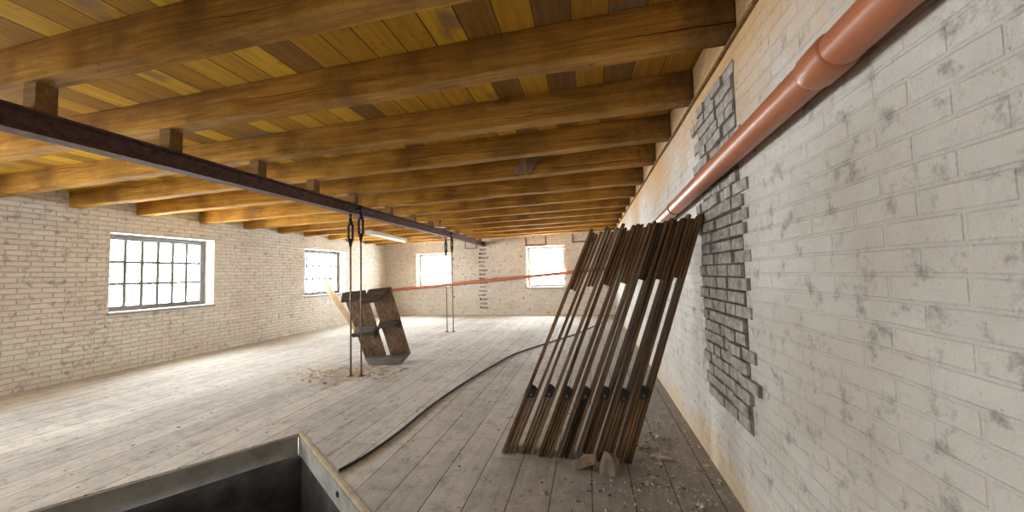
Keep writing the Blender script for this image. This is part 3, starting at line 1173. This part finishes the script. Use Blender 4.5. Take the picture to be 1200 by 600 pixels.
o = chunk('rubble_stone', M['stone'], [(-.055, -.05, 0), (.03, -.06, 0), (.065, .02, 0), (.0, .055, 0), (-.06, .03, .03), (-.045, -.045, .07), (.02, -.05, .105),
                                       (.06, -.01, .085), (.045, .045, .09), (-.03, .03, .115), (.0, -.01, .125)], 2.0, .010)
o.scale = (1.2, 1.1, 1.15)
o.location = (0.095, 2.80, 0)
tag(o, 'grey brown lump of stone in front of the leaning frames', 'stone')
o = chunk('brick_shard', M['brick_piece'], [(-.10, .03, 0), (-.075, -.035, 0), (.045, -.02, .045), (.05, .045, .075), (-.02, .06, .07), (-.09, .04, .02), (.055, .0, .085), (.05, .03, .095)], 7.0, .007)
o.scale = (1.15, 1.0, 1.1)
o.location = (-0.065, 2.81, 0)
tag(o, 'flat brown shard of brick tipped up beside the stone lump', 'shard')
SMALL = [((0.145, 3.20), .026, 'pale mortar lump on the floor just right of the frames'),
         ((0.262, 3.20), .022, 'second pale mortar lump to the right of the frames'),
         ((0.40, 3.23), .034, 'broken mortar pieces heap nearest the wall foot'),
         ((0.56, 3.42), .035, 'ochre plaster lump near the foot of the right wall'),
         ((0.50, 3.08), .045, 'flat pale plaster flake in front of the wall foot'),
         ((0.64, 2.50), .022, 'small pale crumb far out in front of the wall foot'),
         ((-0.36, 2.46), .015, 'tiny pale crumb alone on the clean boards before the frames')]
for i, ((x, y), r, lb) in enumerate(SMALL):
    m = MB()
    m.rock((0, 0, 0), r, 5.3 + i, (1.2, .9, .6) if 'flake' not in lb else (1.5, .7, .25), 2, .7)
    o = m.build('mortar_lump', M['rubble'], None)
    o.location = (x, y, r * (.42 if 'flake' not in lb else .2))
    tag(o, lb, 'lump', 'mortar lumps by the right wall')


def scatter(name, mat, n, pick, rmin, rmax, label, cat, flat=.6, seed=1):
    random.seed(seed)
    m = MB()
    for i in range(n):
        x, y = pick()
        if not (XL + .05 < x < XR - .03):
            continue
        q = Vector((x, y)) - EDGE_A
        if q.dot(EDGE_IN) > -0.06 and -0.1 < q.dot(EDGE_DIR) < 2.1:
            continue
        if -.85 < x < .33 and 2.70 < y < 3.22:
            continue
        r = random.uniform(rmin, rmax) * random.uniform(.4, 1)
        a = random.uniform(0, 6.28)
        e1, e2 = random.uniform(.7, 1.6), random.uniform(.5, 1)
        hgt = r * flat * random.uniform(.6, 1.3)
        ring = []
        for k in range(5):
            t = 2 * math.pi * k / 5
            u, w = math.cos(t) * r * e1 * random.uniform(.7, 1.2), math.sin(t) * r * e2 * random.uniform(.7, 1.2)
            ring.append(m.bm.verts.new((x + u * math.cos(a) - w * math.sin(a), y + u * math.sin(a) + w * math.cos(a), 0.001)))
        top = m.bm.verts.new((x + random.uniform(-.3, .3) * r, y + random.uniform(-.3, .3) * r, hgt))
        for k in range(5):
            m.bm.faces.new((ring[k], ring[(k + 1) % 5], top))
        m.bm.faces.new(list(reversed(ring)))
    o = m.build(name, mat, None)
    tag(o, label, cat, None, 'stuff')


scatter('rubble_crumbs', M['rubble'], 900, lambda: (min(.86, max(-.6, random.gauss(.45, .30))), 2.2 + abs(random.gauss(.95, .55))), .005, .022,
        'scattered pale mortar crumbs on the floor between the frames and the right wall', 'rubble', .7, 3)
scatter('dark_crumbs', M['rubble_dark'], 420, lambda: (min(.86, max(-.9, random.gauss(.2, .4))), 2.2 + abs(random.gauss(.8, .6))), .004, .018,
        'scattered dark dirt crumbs on the floor around the foot of the frames', 'dirt', .5, 4)
scatter('floor_litter', M['rubble_dark'], 1500, lambda: (random.uniform(-6.5, .3), random.uniform(1.7, 9)), .004, .018,
        'thin scatter of small dark chips all over the floorboards', 'litter', .35, 5)
scatter('wood_shavings', M['straw'], 520, lambda: (random.gauss(-3.75, .42), random.gauss(4.95, .25)), .012, .05,
        'pale wood shavings and chips around the feet of the tie rods by the crate', 'shavings', .4, 6)
scatter('wall_dust', M['straw'], 260, lambda: (XL + .1 + abs(random.gauss(0, .9)), random.uniform(6.2, 9.5)), .008, .03,
        'pale plaster chips along the foot of the left wall', 'chips', .4, 7)
